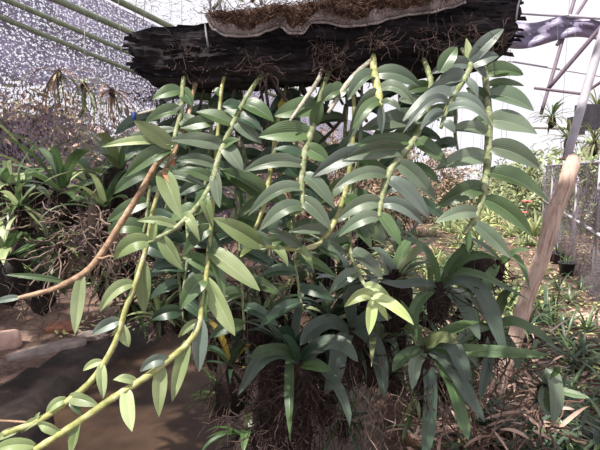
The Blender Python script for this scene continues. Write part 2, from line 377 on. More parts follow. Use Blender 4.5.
# fence on the right
fa, fb = Vector((2.6, 3.35, 0)), Vector((5.9, 11.4, 0))
ft = thing('net_fence', fa.lerp(fb, .5), 'grey net fence with pipe rails along the right path', 'fence')
mb = MB(); vs_ = []; uv = []; n = 40
fn = Vector(((fb-fa).y, -(fb-fa).x, 0)).normalized()
for j in range(9):
    for i in range(n+1):
        q = fa.lerp(fb, i/n)+Vector((0, 0, .03+1.6*j/8))+fn*(.03*math.sin(i*1.7)+.03*math.sin(j*1.3+i*.4)); vs_.append(q); uv.append(((fb-fa).length*i/n, 1.6*j/8))
mb.add(vs_, [[j*(n+1)+i, j*(n+1)+i+1, (j+1)*(n+1)+i+1, (j+1)*(n+1)+i] for j in range(8) for i in range(n)], uv)
mb.build('net', 'net_fence', ft)
for z in (1.64, .82): 
    mb = MB(); mb.tube([fa+Vector((0, 0, z)), fb+Vector((0, 0, z))], .022, 8); mb.build('rail', 'pipeg', ft)
for k in range(6):
    q = fa.lerp(fb, .08+.18*k); mb = MB(); mb.tube([q, q+Vector((0, 0, 1.75))], .022, 8); mb.build('post', 'pipeg', ft)
# ================================================================== HANGING LOG
LD = 1.12
lg = thing('hanging_log', W(325, 60, LD), 'long dark rough-barked slab of log hanging across the top', 'log')
xs_ = [(126, 30, 60), (131, 28, 68), (140, 27, 77), (165, 24, 83), (200, 20, 82), (240, 14, 79), (300, 8, 75), (350, 3, 73), (400, -3, 72), (450, -8, 67), (495, -11, 61), (510, -12, 56), (518, -10, 44), (526, -6, 22)]
def logat(px):
    for a, b in zip(xs_, xs_[1:]):
        if px <= b[0]:
            t = max(0, (px-a[0])/(b[0]-a[0])); return a[1]+(b[1]-a[1])*t, a[2]+(b[2]-a[2])*t
    return xs_[-1][1:]
mb = MB(); NA = 220; NC = 48; vs_ = []
for i in range(NA+1):
    px = 126+(526-126)*i/NA; yt, yb = logat(px)
    T, B = W(px, yt, LD), W(px, yb, LD); hh = (T.z-B.z)/2; cz = (T.z+B.z)/2
    e = min(1, min(i, NA-i)/5.0+.25)
    for k in range(NC):
        a = 2*math.pi*k/NC
        ca, sa = math.cos(a), math.sin(a)
        rx = abs(ca)**.7*math.copysign(1, ca); rz = abs(sa)**.7*math.copysign(1, sa)
        y = LD+.10+rx*.11; z = cz+rz*hh
        nz = noise.noise(Vector((T.x*4, k*.9, 1)))*.010+noise.noise(Vector((T.x*14, k*2.3, 5)))*.008+abs(noise.noise(Vector((T.x*38, k*3.1, 9))))*.007
        f = 1+nz/ max(hh, .04)
        xx = T.x+(noise.noise(Vector((k*1.7, 3 if i < NA/2 else 8, 0)))*.018 if min(i, NA-i) < 5 else 0)
        vs_.append(Vector((xx, LD+.10+(y-LD-.10)*f*e, cz+(z-cz)*f*(.5+.5*e))))
fs = [[i*NC+k, i*NC+(k+1) % NC, (i+1)*NC+(k+1) % NC, (i+1)*NC+k] for i in range(NA) for k in range(NC)]
fs += [list(range(NC))[::-1], [NA*NC+k for k in range(NC)]]
mb.add(vs_, fs)
mb.build('trunk', 'bark', lg, smooth=False)
# plates of bark standing off the trunk
mb = MB()
for k in range(420):
    px = rnd(130, 520); yt, yb = logat(px); q = rnd(.02, .98)
    c = W(px, yt+(yb-yt)*q, LD); side = (q-.5)*2
    c.y = LD+.10-.11*(max(0, 1-side*side))**.35-.003
    L_ = rnd(.02, .07); h = rnd(.002, .006)
    a = Vector((L_/2, 0, rnd(-.004, .004))); u = Vector((0, -rnd(.003, .009), rnd(-.002, .004)))
    up = Vector((0, 0, h))
    mb.add([c-a, c+a, c+a*.7+up+u, c-a*.8+up+u, c-a*.9+up*1.8, c+a*.8+up*1.9], [[0, 1, 2, 3], [3, 2, 5, 4]])
mb.build('bark_flakes', 'bark', lg, smooth=False)
def hanger(px, D, y0, lb):
    mb = MB(); a = W(px, y0, D)
    return a
for px, x2, yb in ((204, 208, 46), (520, 516, 20)):
    mb = MB(); yt, _ = logat(px)
    P = [W(px-1, yt, LD)+Vector((0, .1, 1.5)), W(px, yt, LD)+Vector((0, .08, .01)), W(px+1, yt+4, LD-.012), W((px+x2)/2, (yt+yb)/2, LD-.022), W(x2, yb, LD-.02)]
    mb.tube(P, .0022, 6); mb.build('hanging_cord', 'wire', lg)
# burlap draped on the log, wavy hem
hem = [(205, 14), (213, 29), (226, 35), (242, 36), (256, 35), (268, 30), (280, 26), (290, 33), (302, 33), (312, 22), (325, 22), (345, 26), (360, 25), (375, 23), (390, 18), (410, 14), (430, 12), (450, 7), (466, 2)]
def hemy(px):
    for a, b in zip(hem, hem[1:]):
        if px <= b[0]: t = (px-a[0])/(b[0]-a[0]); t = t*t*(3-2*t); return a[1]+(b[1]-a[1])*t
    return 2
bt = thing('burlap_wrap', W(335, 20, LD), 'tan burlap cloth draped over the top of the log', 'cloth')
mb = MB(); vs_ = []; n = 100
for j in range(9):
    for i in range(n+1):
        px = 205+(466-205)*i/n; yt, yb = logat(px); h = hemy(px)
        fold = .006*math.sin(i*.55)+.005*math.sin(i*.23+2)
        t = j/8
        if j <= 5:
            y = h+(yt-5-h)*(j/5)
            p = W(px, y, LD-.028-.012*math.sin(j*.6)+fold)
        else:
            p = W(px, yt-5, LD)+Vector((0, .05*(j-5), .012+fold))
        vs_.append(p)
fs = [[j*(n+1)+i, j*(n+1)+i+1, (j+1)*(n+1)+i+1, (j+1)*(n+1)+i] for j in range(8) for i in range(n)]
mb.add(vs_, fs); o = mb.build('cloth', 'burlap', bt)
sm = o.modifiers.new('thick', 'SOLIDIFY'); sm.thickness = .003
mb = MB(); mb.tube([W(205+261*i/n, hemy(205+261*i/n)+.5, LD-.034+.006*math.sin(i*.55)) for i in range(n+1)], .0028, 6); mb.build('rolled_hem', 'burlap', bt)
# coir fibre tucked on the cloth
ct = thing('coir_mat', W(335, 12, LD-.04), 'brown coconut fibre mat lying on the burlap over the log', 'fibre mat')
mb = MB()
vs_ = []; n = 80
for j in range(6):
    for i in range(n+1):
        px = 208+(462-208)*i/n; yt, _ = logat(px); h = hemy(px)-9-3*math.sin(i*.37)-2*math.sin(i*.9)
        top = yt-8
        y = h+(top-h)*j/5
        p = W(px, y, LD-.040-.014*math.sin(math.pi*min(1, (j+.5)/5)))
        p += Vector((0, rnd(-.004, .004), rnd(-.003, .003)))
        if j == 5: p = p+Vector((0, .12, .01))
        vs_.append(p)
mb.add(vs_, [[j*(n+1)+i, j*(n+1)+i+1, (j+1)*(n+1)+i+1, (j+1)*(n+1)+i] for j in range(5) for i in range(n)])
mb.build('mat', 'coir', ct)
mb = MB()
for k in range(900):
    px = rnd(210, 460); h = hemy(px)-9-4*random.random(); yt, _ = logat(px); y = rnd(min(yt-8, h-2), h)
    p = W(px, y, LD-.055); d = Vector((rnd(-1, 1), rnd(-.5, .1), rnd(-.6, .6)))
    mb.tube(wander(p, d, rnd(.015, .05), 4, .6), rnd(.0004, .0009), 3, False)
mb.build('fibres', 'coir', ct)['kind'] = 'stuff'
mb = MB()
for k in range(14):
    px = rnd(200, 462); p = W(px, -2+rnd(-4, 4), LD)+Vector((0, .0, 0))
    pts = wander(p, Vector((rnd(-1, 1), rnd(-.3, .1), .4)), rnd(.03, .06), 5, .25, .1)
    mb.leaf(pts, rnd(.008, .016), Vector((0, -1, .6)), .2)
tag(mb.build('moss_leaves', 'lit'), 'small light green leaves sprouting on top of the fibre mat', 'leaves', kind='stuff')
mb = MB()
for a, b in (((213, 9), (224, -6)), ((251, 2), (259, -8)), ((262, 4), (256, -8)), ((440, -2), (452, -10))):
    mb.tube([W(*a, LD-.03), W((a[0]+b[0])/2+1, (a[1]+b[1])/2, LD-.03), W(*b, LD-.01)], .004, 6)
tag(mb.build('old_cane_stubs', 'canep'), 'cut pale cane stubs sticking up from the burlap edge', 'stubs', kind='stuff')

# ================================================================== DENDROBIUM CANES
def leaf_obj(par, B, T, wpx_m, arch, mat, nh=None, keel=None, name='leaf', curl=0):
    L_ = (T-B).length
    nh = nh or Vector((rnd(-.4, .4), -1, rnd(.1, .75)))
    n = 11; pts = []
    for i in range(n):
        t = i/(n-1)
        p = B.lerp(T, t)+Vector((0, 0, 1))*arch*.8*L_*4*t*(1-t)*(1.15-.3*t)
        p += Vector((0, -1, 0))*abs(arch)*L_*.5*4*t*(1-t)
        pts.append(p)
    mb = MB(); mb.leaf(pts, wpx_m, nh.normalized(), rnd(.35, .8) if keel is None else keel, wave=rnd(0, .08))
    o = mb.build(name, mat, par); return o
def cane(label, path, leaves, mat='cane', rad=3.3, D0=1.13, D1=1.05, roots=True, name='dendrobium_cane', group=None, mdef='grey', rootp=None, dpth=None, sheath=True, cat='orchid'):
    n = len(path)
    Ds = [D0+(D1-D0)*i/(n-1) for i in range(n)] if dpth is None else dpth
    if roots: Ds[0] += .045
    P = [W(p[0], p[1], d) for p, d in zip(path, Ds)]
    t = thing(name, P[0], label, cat, group)
    S = catmull(P, 10); rr = []
    acc = 0
    for i, p in enumerate(S):
        if i: acc += (p-S[i-1]).length
        ph = (acc/.027) % 1
        q = i/(len(S)-1)
        taper = (.75+.35*math.sin(math.pi*min(1, q*1.0)) if rad < 3.75 or len(path) < 10 else .5+.6*q)-.25*max(0, q-.8)/.2*.6
        rr.append(rad*.9/F*taper*(1+.09*math.exp(-((ph-.5)/.16)**2)))
    mb = MB(); mb.tube(S, rr, 10); mb.build('stem', mat, t)
    if False:
        mb = MB()
        for k in range(max(2, len(S)//9)):
            i = random.randint(2, len(S)-4); q = S[i:i+3]
            mb.tube(q, [rr[i]*1.25, rr[i]*1.3, rr[i]*1.12], 9, False)
        mb.build('papery_sheath', 'canep', t)
    if roots:
        r0 = rootp or P[0]
        mb = MB(); c = Vector(r0)+Vector((0, -.05, 0))
        for k in range(44):
            a = rnd(0, 6.28); p = c+Vector((rnd(-.03, .03), rnd(-.015, .01), rnd(-.015, .03)))
            mb.tube(wander(p, Vector((math.cos(a), -.35, math.sin(a)*.8)), rnd(.02, .065), 7, .6, .03), rnd(.0005, .0013), 4, False)
        mb.build('roots', 'root', t)
    for lf in leaves:
        bx, by, tx, ty, w_ = lf[:5]; arch = lf[5] if len(lf) > 5 else .06; mt = lf[6] if len(lf) > 6 else mdef
        # nearest point on the stem gives the distance
        j = min(range(len(path)), key=lambda k: (path[k][0]-bx)**2+(path[k][1]-by)**2)
        D = Ds[j]
        B = min((W(bx, by, D), ), key=lambda v: 0)
        Q = min(S, key=lambda v: (v-B).length)
        if (Q-B).length < .035: B = Q.lerp(B, .35)
        Lp = math.hypot(tx-bx, ty-by)/F*D
        T = W(tx, ty, D+Lp*(rnd(-.35, .05) if len(lf) < 8 else lf[7]))
        leaf_obj(t, B, T, w_*1.12/F*D, arch, mt)
    return t

cane('leafy cane nearest the left end of the log, turning bare and tan', [(186, 62), (183, 85), (181, 112), (176, 132), (172, 148)],
     [(180, 92, 152, 100, 15, .10, 'leaf'), (181, 92, 193, 106, 14, .1, 'leaf'), (180, 110, 145, 123, 16, .08, 'leaf'), (172, 147, 134, 121, 19, .03, 'olive'),
      (166, 143, 101, 147, 11, .07, 'lit'), (172, 130, 124, 142, 11, .05), (168, 152, 125, 177, 19, .08, 'leaf'), (184, 118, 203, 138, 18, .05, 'leaf'),
      (182, 103, 172, 118, 10, .1), (176, 135, 186, 150, 12, .1, 'dark')], rad=2.8)
t = cane('long bare tan cane curving down to the left below the log', [(174, 140), (172, 150), (158, 162), (140, 193), (118, 228), (100, 256), (84, 273), (60, 286), (35, 294), (18, 298)],
     [(82, 274, 75, 334, 15, -.05, 'lit'), (62, 278, 5, 275, 7, .05, 'leaf'), (20, 298, -8, 303, 8, .05, 'blue')], mat='caneb', rad=3.6, roots=False, D0=1.12, D1=1.0, name='bare_cane', sheath=False)
mb = MB(); p = W(98, 258, 1.04); mb.tube([p, p+Vector((.012, -.004, .0)), p+Vector((.028, -.004, .006)), p+Vector((.04, -.002, .002))], [.004, .003, .002, .001], 6); mb.build('side_twig', 'caneb', t)
cane('withered cane with red dried leaf beside the tan cane', [(196, 70), (190, 110), (176, 150), (163, 172)],
     [(163, 168, 172, 185, 9, .1, 'orange'), (160, 172, 182, 219, 21, .04, 'lit'), (166, 158, 176, 168, 7, .2, 'orange'), (175, 181, 207, 188, 11, .1), (180, 166, 214, 163, 9, .1)], rad=2.2, mat='caneb')
# A : long cane sweeping down to the lower left, upper of two
cane('long yellow-stemmed cane reaching the left edge, upper of two', [(200, 70), (188, 110), (168, 165), (153, 210), (147, 245), (135, 285), (126, 308), (114, 345), (92, 380), (65, 403), (38, 421), (4, 434)],
     [(142, 261, 144, 314, 18, .02, 'lit'), (130, 283, 100, 312, 15, .24, 'lit'), (117, 322, 129, 347, 15, .05, 'lit'), (116, 318, 92, 335, 14, .1, 'blue'), (100, 358, 83, 371, 9, .15, 'lit'),
      (98, 363, 103, 399, 12, .03, 'lit'), (68, 397, 99, 406, 15, .13, 'lit'), (72, 402, 82, 416, 9, .1, 'leaf'), (65, 397, 46, 416, 11, .25, 'lit'), (40, 420, 21, 433, 9, .18, 'lit'), (18, 431, -6, 442, 10, .1, 'lit'),
      (37, 423, 40, 412, 5, .1, 'lit')],
     mat='caney', rad=3.8, D0=1.13, D1=.95, mdef='lit')
# B : lower of two
cane('thick yellow-green cane sweeping to the bottom left corner, lower of two', [(229, 64), (222, 86), (219, 120), (216, 160), (213, 200), (210, 240), (207, 272), (202, 305), (199, 325), (188, 343), (166, 362), (143, 379), (110, 400), (77, 423), (32, 452)],
     [(208, 250, 260, 291, 22, .02, 'lit'), (208, 278, 235, 336, 22, .02, 'lit'), (200, 319, 199, 372, 18, .02, 'blue'), (184, 338, 172, 402, 16, .01, 'lit'), (161, 364, 159, 417, 17, .02, 'lit'),
      (168, 358, 140, 372, 14, .28, 'blue'), (137, 381, 113, 380, 10, .2, 'lit'), (125, 390, 132, 432, 18, .02, 'lit'), (80, 420, 71, 458, 17, .02, 'lit'), (62, 432, 37, 424, 15, .25, 'lit'), (64, 430, 50, 440, 8, .1, 'leaf'),
      (200, 322, 178, 338, 10, .2, 'lit'), (206, 280, 180, 310, 20, .2, 'leaf'), (205, 290, 206, 318, 12, .1, 'leaf'), (222, 96, 212, 92, 12, .2, 'leaf'), (220, 120, 245, 112, 13, .1, 'leaf'), (30, 440, -8, 452, 15, .2, 'lit'),
      (212, 228, 182, 258, 17, .15, 'leaf'), (210, 236, 225, 300, 14, .03, 'leaf')],
     mat='caney', rad=4.0, D0=1.14, D1=.93, mdef='lit')
# C3
cane('arching cane with alternate leaves left of centre, ending beside a drooping tip', [(262, 74), (251, 90), (243, 104), (233, 124), (225, 142), (218, 160), (213, 180), (204, 197), (190, 215), (178, 226), (162, 236), (148, 243)],
     [(234, 125, 196, 112, 19, .05, 'leaf'), (224, 145, 170, 140, 17, .06), (214, 122, 180, 128, 15, .06, 'leaf'), (244, 104, 274, 122, 19, .10, 'leaf'), (240, 108, 222, 106, 14, .1, 'dark'), (236, 122, 262, 144, 16, .08), (240, 118, 262, 132, 15, .1, 'dark'),
      (224, 146, 244, 172, 17, .06), (217, 166, 176, 161, 13, .12), (214, 172, 220, 208, 14, .0), (212, 180, 178, 170, 13, .1, 'leaf'), (203, 200, 213, 229, 12, .25, 'lit'), (186, 218, 200, 242, 11, .4, 'lit'),
      (180, 230, 137, 221, 10, .12, 'lit'), (160, 237, 183, 270, 17, .02, 'lit'), (150, 243, 114, 260, 20, .24, 'lit'), (152, 240, 156, 222, 9, .1, 'lit'), (206, 190, 196, 214, 14, .1, 'leaf'), (222, 148, 240, 140, 10, .1, 'leaf')],
     mat='cane', rad=3.2, D0=1.10, D1=.98)
cane('thin bare papery cane slanting down left of the centre cane', [(324, 62), (318, 80), (306, 98), (290, 121)], [], mat='canep', rad=2.3, roots=True, name='bare_cane', D0=1.11, D1=1.03)
# C6
cane('centre cane with broad drooping leaf pairs and orange upper stem', [(330, 70), (321, 92), (318, 112), (311, 132), (305, 152), (302, 175), (302, 195), (303, 209)],
     [(318, 107, 274, 116, 24, .05, 'leaf'), (311, 135, 258, 137, 24, .06, 'leaf'), (303, 164, 243, 172, 17, .13), (302, 189, 248, 216, 17, .2), (302, 207, 259, 231, 18, .22), (305, 148, 330, 163, 18, .06, 'leaf'),
      (305, 176, 335, 209, 17, .12), (303, 201, 331, 230, 17, .12), (303, 208, 290, 216, 9, .1, 'lit'), (312, 125, 322, 100, 14, .1, 'leaf'), (306, 158, 272, 150, 12, .1, 'dark')],
     mat='cane', rad=3.6, D0=1.1, D1=1.0)
# C7
cane('short knobbly yellow cane hanging under the middle of the log', [(373, 52), (374, 72), (378, 90), (381, 107)],
     [(377, 76, 421, 87, 18, .14), (380, 90, 414, 104, 14, .25), (382, 103, 401, 112, 9, .25), (375, 80, 347, 100, 17, .25), (378, 96, 348, 143, 17, .22), (379, 99, 352, 130, 14, .2, 'leaf'), (381, 108, 382, 134, 9, 0, 'blue')],
     mat='caney', rad=4.2, D0=1.09, D1=.99)
cane('bare cane with white papery sheaths left of the yellow cane', [(371, 60), (356, 74), (343, 90), (328, 113)], [(345, 88, 330, 100, 18, .1, 'leaf'), (330, 86, 322, 102, 17, .1, 'leaf')], mat='canep', rad=3.0, name='bare_cane', D0=1.09, D1=1.03, roots=False)
# C9
cane('cane right of centre with long arching grey leaves in pairs', [(421, 52), (430, 78), (430, 100), (421, 124), (411, 144), (394, 164), (386, 182), (381, 202), (379, 217)],
     [(405, 151, 342, 160, 20, .08), (408, 140, 350, 148, 17, .06, 'leaf'), (365, 153, 312, 177, 20, .10, 'blue'), (387, 176, 332, 191, 16, .17), (380, 203, 337, 220, 18, .2), (378, 219, 338, 237, 16, .2), (378, 217, 385, 239, 11, 0), (398, 163, 436, 202, 19, .10),
      (388, 180, 430, 220, 19, .14, 'blue'), (384, 205, 423, 224, 16, .2, 'blue'), (382, 214, 401, 246, 15, .05, 'leaf'), (413, 140, 447, 164, 19, .06, 'leaf'), (424, 118, 360, 130, 22, .06), (425, 108, 398, 100, 16, .1), (430, 88, 400, 96, 14, .1, 'leaf'),
      (418, 128, 385, 142, 14, .1, 'leaf'), (427, 112, 405, 134, 11, .25, 'blue')],
     mat='cane', rad=3.8, D0=1.1, D1=.98)
# C10
cane('shoot under the right end of the log with crowded blue-grey leaves', [(456, 42), (470, 62), (466, 76), (455, 93), (447, 108), (441, 128)],
     [(472, 60, 504, 29, 16, .08, 'blue'), (468, 68, 499, 56, 15, .10, 'blue'), (440, 72, 457, 47, 17, .08, 'leaf', .1), (466, 66, 430, 74, 15, .10, 'blue'), (464, 74, 432, 88, 17, .10, 'blue'), (460, 84, 412, 112, 19, .14, 'blue'), (455, 93, 402, 122, 18, .16, 'blue'), (449, 104, 403, 133, 10, .3, 'blue'),
      (464, 80, 478, 100, 12, .1), (452, 100, 488, 118, 11, .2, 'blue'), (446, 112, 492, 128, 12, .25), (443, 122, 455, 133, 12, .1, 'blue'), (443, 116, 420, 130, 14, .2, 'blue'), (470, 64, 486, 78, 13, .1, 'blue'), (470, 56, 466, 38, 8, .0, 'new')],
     mat='cane', rad=3.0, D0=1.09, D1=.97, mdef='blue')
# C11
cane('rightmost cane with ladder of broad paired leaves', [(484, 54), (485, 72), (487, 95), (489, 120), (488, 150), (486, 178), (481, 203), (473, 221), (464, 234)],
     [(485, 74, 523, 75, 19, .10, 'leaf', .0), (487, 84, 524, 86, 10, .05, 'leaf', .3), (488, 95, 534, 111, 24, .10, 'grey', -.1), (489, 120, 537, 134, 25, .08, 'grey', -.1), (489, 148, 540, 169, 23, .10, 'grey', -.1), (488, 174, 548, 202, 22, .10, 'leaf', -.1),
      (484, 200, 533, 237, 20, .10, 'leaf', -.1), (473, 224, 512, 259, 17, .05, 'grey', -.1), (486, 158, 435, 170, 20, .12, 'grey'), (484, 188, 435, 208, 21, .12, 'leaf'), (479, 213, 435, 223, 16, .12, 'grey'), (487, 135, 450, 130, 16, .1, 'grey'), (486, 104, 466, 88, 15, .1, 'leaf'),
      (486, 120, 466, 132, 14, .1, 'leaf'), (468, 231, 468, 252, 8, .0, 'leaf')],
     mat='cane', rad=4.0, D0=1.12, D1=1.03)
# C12
cane('cane bending leftward below centre with white-tipped leaves', [(352, 70), (354, 120), (350, 165), (344, 198), (333, 225), (318, 244), (300, 249), (275, 248), (252, 244)],
     [(254, 244, 240, 257, 9, .1, 'new'), (262, 246, 213, 218, 22, .03, 'lit'), (270, 247, 252, 231, 12, .12), (275, 248, 288, 267, 10, .25, 'lit'), (297, 249, 313, 268, 10, .25, 'lit'), (302, 249, 268, 232, 12, .14), (320, 244, 347, 255, 12, .12), (318, 246, 340, 262, 11, .1, 'leaf'),
      (330, 232, 290, 232, 12, .1), (350, 140, 335, 168, 18, .1, 'dark'), (345, 195, 362, 225, 15, .1, 'leaf')],
     mat='caney', rad=3.0, D0=1.16, D1=1.05)
cane('yellow cane with orange top seen behind the centre leaves', [(290, 75), (280, 110), (274, 150), (268, 185), (262, 212), (251, 238)],
     [(262, 196, 220, 170, 25, .04, 'leaf'), (240, 215, 262, 195, 10, .04, 'leaf'), (284, 98, 280, 115, 8, 0, 'yellow'), (272, 160, 300, 178, 18, .1, 'dark'), (268, 190, 290, 212, 16, .1, 'leaf')], mat='caney', rad=2.9, D0=1.22, D1=1.14)
# C14 new shoot
cane('bright yellow-green new shoot hanging lowest in the centre', [(362, 75), (360, 140), (352, 200), (350, 245), (358, 272), (366, 287), (373, 298)],
     [(372, 298, 369, 335, 13, .0, 'new'), (373, 298, 388, 321, 9, .12, 'new'), (372, 296, 414, 325, 14, .14, 'new'), (372, 295, 344, 307, 14, .3, 'new'), (366, 284, 392, 300, 12, .1, 'lit'), (358, 272, 329, 294, 16, .16, 'grey'), (352, 250, 382, 278, 17, .12, 'grey'), (351, 240, 318, 255, 13, .1, 'leaf'), (352, 220, 372, 250, 14, .1, 'leaf')],
     mat='cane', rad=2.4, D0=1.2, D1=1.08)
# canes further back, in shade
def back_cane(px, top, bot, lean, D, label, group):
    path = []; n = 5
    for i in range(n+1):
        t = i/n; path.append((px+lean*t*t+rnd(-2, 2), top+(bot-top)*t))
    lv = []
    L_ = bot-top; k = int(L_/15)
    for i in range(k):
        t = (i+1.2)/(k+.6); x = px+lean*t*t; y = top+L_*t; s = 1 if i % 2 else -1
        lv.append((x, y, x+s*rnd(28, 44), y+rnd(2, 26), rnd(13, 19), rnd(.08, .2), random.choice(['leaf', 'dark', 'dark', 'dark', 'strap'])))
    cane(label, path, lv, mat='cane', rad=2.4, D0=D, D1=D-.06, group=group, roots=True)
for px, top, bot, lean, D, lb in ((212, 80, 230, -12, 1.26, 'behind the start of the thick yellow-green cane'), (240, 80, 190, 10, 1.3, 'behind the arching cane left of centre'), (300, 76, 200, -8, 1.3, 'just left of the centre cane'),
                                  (345, 74, 230, 10, 1.28, 'in the gap left of the knobbly yellow cane'), (400, 72, 205, 14, 1.3, 'behind the long-leaved cane right of centre'), (452, 66, 150, 6, 1.28, 'behind the crowded blue-grey shoot'),
                                  (158, 100, 250, -18, 1.3, 'farthest left, behind the olive leaf'), (190, 80, 290, -6, 1.32, 'behind the two long lit canes')):
    back_cane(px, top, bot, lean, D, 'shaded leafy cane of the back row, '+lb, 'shaded canes behind the front row')
# lower shaded shoots hanging beneath left centre
for px, top, bot, lean, lb in ((178, 225, 320, 4, 'shaded leafy shoot left of the long lit leaves'), (236, 205, 330, 10, 'shaded leafy shoot right of the long lit leaves'), (290, 215, 310, 12, 'shaded leafy shoot under the bending cane')):
    back_cane(px, top-110, bot, lean, 1.34, lb, None)
# dark old canes under the log
for k in range(16):
    px = random.choice([rnd(196, 262), rnd(255, 300), rnd(300, 352)]); D = rnd(1.14, 1.28)
    p = W(px, 70, D); t = thing('old_cane', p, 'dark leafless old cane tangled beneath the log', 'orchid', 'dark old canes beneath the log')
    mb = MB(); q = wander(p, Vector((rnd(-.5, .7), rnd(-.1, .1), -1)), rnd(.10, .2), 7, .18); mb.tube(q, [rnd(.003, .0048)]*8, 7); mb.build('stem', 'caned', t)
    mb = MB()
    for j in range(8): mb.tube(wander(p, Vector((rnd(-1, 1), rnd(-.4, .3), rnd(-1, .3))), rnd(.03, .07), 6, .5), .0012, 4, False)
    mb.build('roots', 'root', t)
pipe('dark_branch', [W(346, 104, 1.2), W(343, 118, 1.2), W(333, 130, 1.2), W(318, 144, 1.2)], .0042, 'caned', 'crooked dark branch in the gap left of the yellow cane', 'branch')
pipe('pale_twig', [W(138, 114, 1.15), W(150, 111, 1.14), W(168, 107, 1.13), W(180, 104, 1.12)], .0032, 'canep', 'short pale dry twig poking left under the log end', 'twig')
mb = MB(); mb.box(W(134, 116, 1.2), (.008, .008, .018)); tag(mb.build('blue_clip', 'blued'), 'tiny blue clip beside the pale twig', 'clip')
pipe('brown_twig', [W(-20, 420, .97), W(10, 421, .97), W(38, 423, .965)], .0024, 'caneb', 'thin brown twig at the left edge near the bottom', 'twig')

# ================================================================== STRAP-LEAVED PLANTS
def strap_pts(p, az, el, L_, droop, n=9):
    pts = [p.copy()]; e = el
    for i in range(n):
        d = Vector((math.cos(az)*math.cos(e), math.sin(az)*math.cos(e), math.sin(e)))
        p = p+d*(L_/n); pts.append(p.copy()); e -= droop/n*(.5+1.1*i/n); az += rnd(-.05, .05)
    return pts
def strap_plant(name, label, p, n, L_, wd, mats, group=None, root=None, pot=False, el=(.2, 1.3), droop=(.8, 2.2), wire=None, cat='orchid', azs=None, single=False, prof='strap'):
    t = thing(name, p, label, cat, group)
    if single: mbs = {}
    for k in range(n):
        az = (2*math.pi*k/n+rnd(-.4, .4)) if azs is None else azs[k % len(azs)]+rnd(-.25, .25)
        pts = strap_pts(p+Vector((rnd(-.01, .01), rnd(-.01, .01), rnd(-.01, .02))), az, rnd(*el), L_*rnd(.6, 1.15), rnd(*droop), 9 if not single else 5)
        m = random.choice(mats)
        if single: mb = mbs.setdefault(m, MB())
        else: mb = MB()
        mb.leaf(pts, wd*rnd(.75, 1.2), Vector((rnd(-.2, .2), rnd(-.2, .2), 1)).normalized(), rnd(.25, .5), prof='strap' if random.random() < .6 else 'lance', ac=7 if not single else 3)
        if not single: mb.build('leaf', m, t)
    if single:
        for m, mb in mbs.items(): mb.build('foliage', m, t)
    if root:
        c = p+Vector((0, 0, -root*.6))
        mb = MB(); vs_ = []; a_, b_ = 14, 10
        for j in range(b_+1):
            for i in range(a_):
                th = math.pi*j/b_; ph = 2*math.pi*i/a_
                r = root*(1+.3*noise.noise(Vector((i*.9, j*.9, p.x*7)))); vs_.append(c+Vector((math.sin(th)*math.cos(ph)*r*.62, math.sin(th)*math.sin(ph)*r*.62, math.cos(th)*r)))
        mb.add(vs_, [[j*a_+i, j*a_+(i+1) % a_, (j+1)*a_+(i+1) % a_, (j+1)*a_+i] for j in range(b_) for i in range(a_)]); mb.build('root_ball' if not pot else 'pot', 'core' if not pot else 'pot', t)
        mb = MB()
        for k in range(int(50 if not single else 24)):
            a = rnd(0, 6.28); q = c+Vector((math.cos(a)*root*.55, math.sin(a)*root*.55, rnd(-root*.8, root*.8)))
            mb.tube(wander(q, Vector((math.cos(a), math.sin(a), -.6)), root*rnd(.5, 1.5), 7, .55, .08), rnd(.0012, .0028), 4, False)
        mb.build('roots', random.choice(['root', 'rootl']), t)
    if wire:
        mb = MB(); mb.tube([p+Vector((0, 0, -.02)), p+Vector((.01, 0, (3.3-p.z)*.5)), Vector((p.x, p.y, 3.3))], .0006, 4); mb.build('hanging_wire', 'wire', t)
    return t
# left bench of hanging orchids: (px, py, D, n, L, w, label)
LEFT = [
 (8, 190, 2.1, 9, .34, .040, 'strap-leaved orchid at the left edge under the net'),
 (34, 178, 2.35, 8, .36, .040, 'orchid with upright leaf against the net, second from left edge'),
 (62, 196, 2.0, 9, .36, .042, 'orchid with arching leaves above the pale root tangle, left half'),
 (92, 186, 2.3, 9, .34, .038, 'orchid standing behind the pale root tangle'),
 (118, 176, 1.95, 8, .32, .038, 'orchid with yellowish leaves left of the tan cane'),
 (104, 212, 1.8, 7, .26, .034, 'small orchid with dense pale roots beside the tan cane'),
 (6, 262, 1.9, 8, .36, .045, 'orchid at left edge below the first, leaves hanging'),
 (40, 282, 2.1, 8, .34, .04, 'orchid just above the end of the tan cane'),
 (28, 232, 2.3, 6, .26, .04, 'orchid over the black gap at left'),
 (142, 210, 2.2, 8, .3, .04, 'orchid with broad leaf just right of the tan cane'),
 (128, 262, 2.3, 8, .26, .036, 'orchid in shade under the tan cane'),
 (178, 282, 2.2, 8, .28, .036, 'shaded orchid under the two lit cane stems'),
]
for px, py, D, n, L_, wd, lb in LEFT:
    strap_plant('hanging_orchid', lb, W(px, py, D), n+5, L_, wd, ['strap', 'strap', 'olive', 'lit', 'leaf', 'strapb'], root=rnd(.07, .11), wire=True, pot=(py > 225 and px < 60))
for px, py, D in ((58, 72, 4.1), (84, 84, 4.3), (112, 90, 4.5)):
    strap_plant('hanging_air_plant', {58: 'leftmost brown-rooted plant hung on the net', 84: 'green spiky plant hung on the net, middle of three', 112: 'rightmost orange-brown plant hung on the net'}[px], W(px, py, D), 26, .42, .018,
                ['fargreen', 'lit'] if px == 84 else ['dry', 'caneb', 'thicket'], root=.045, wire=True, el=(-1.5, .6))
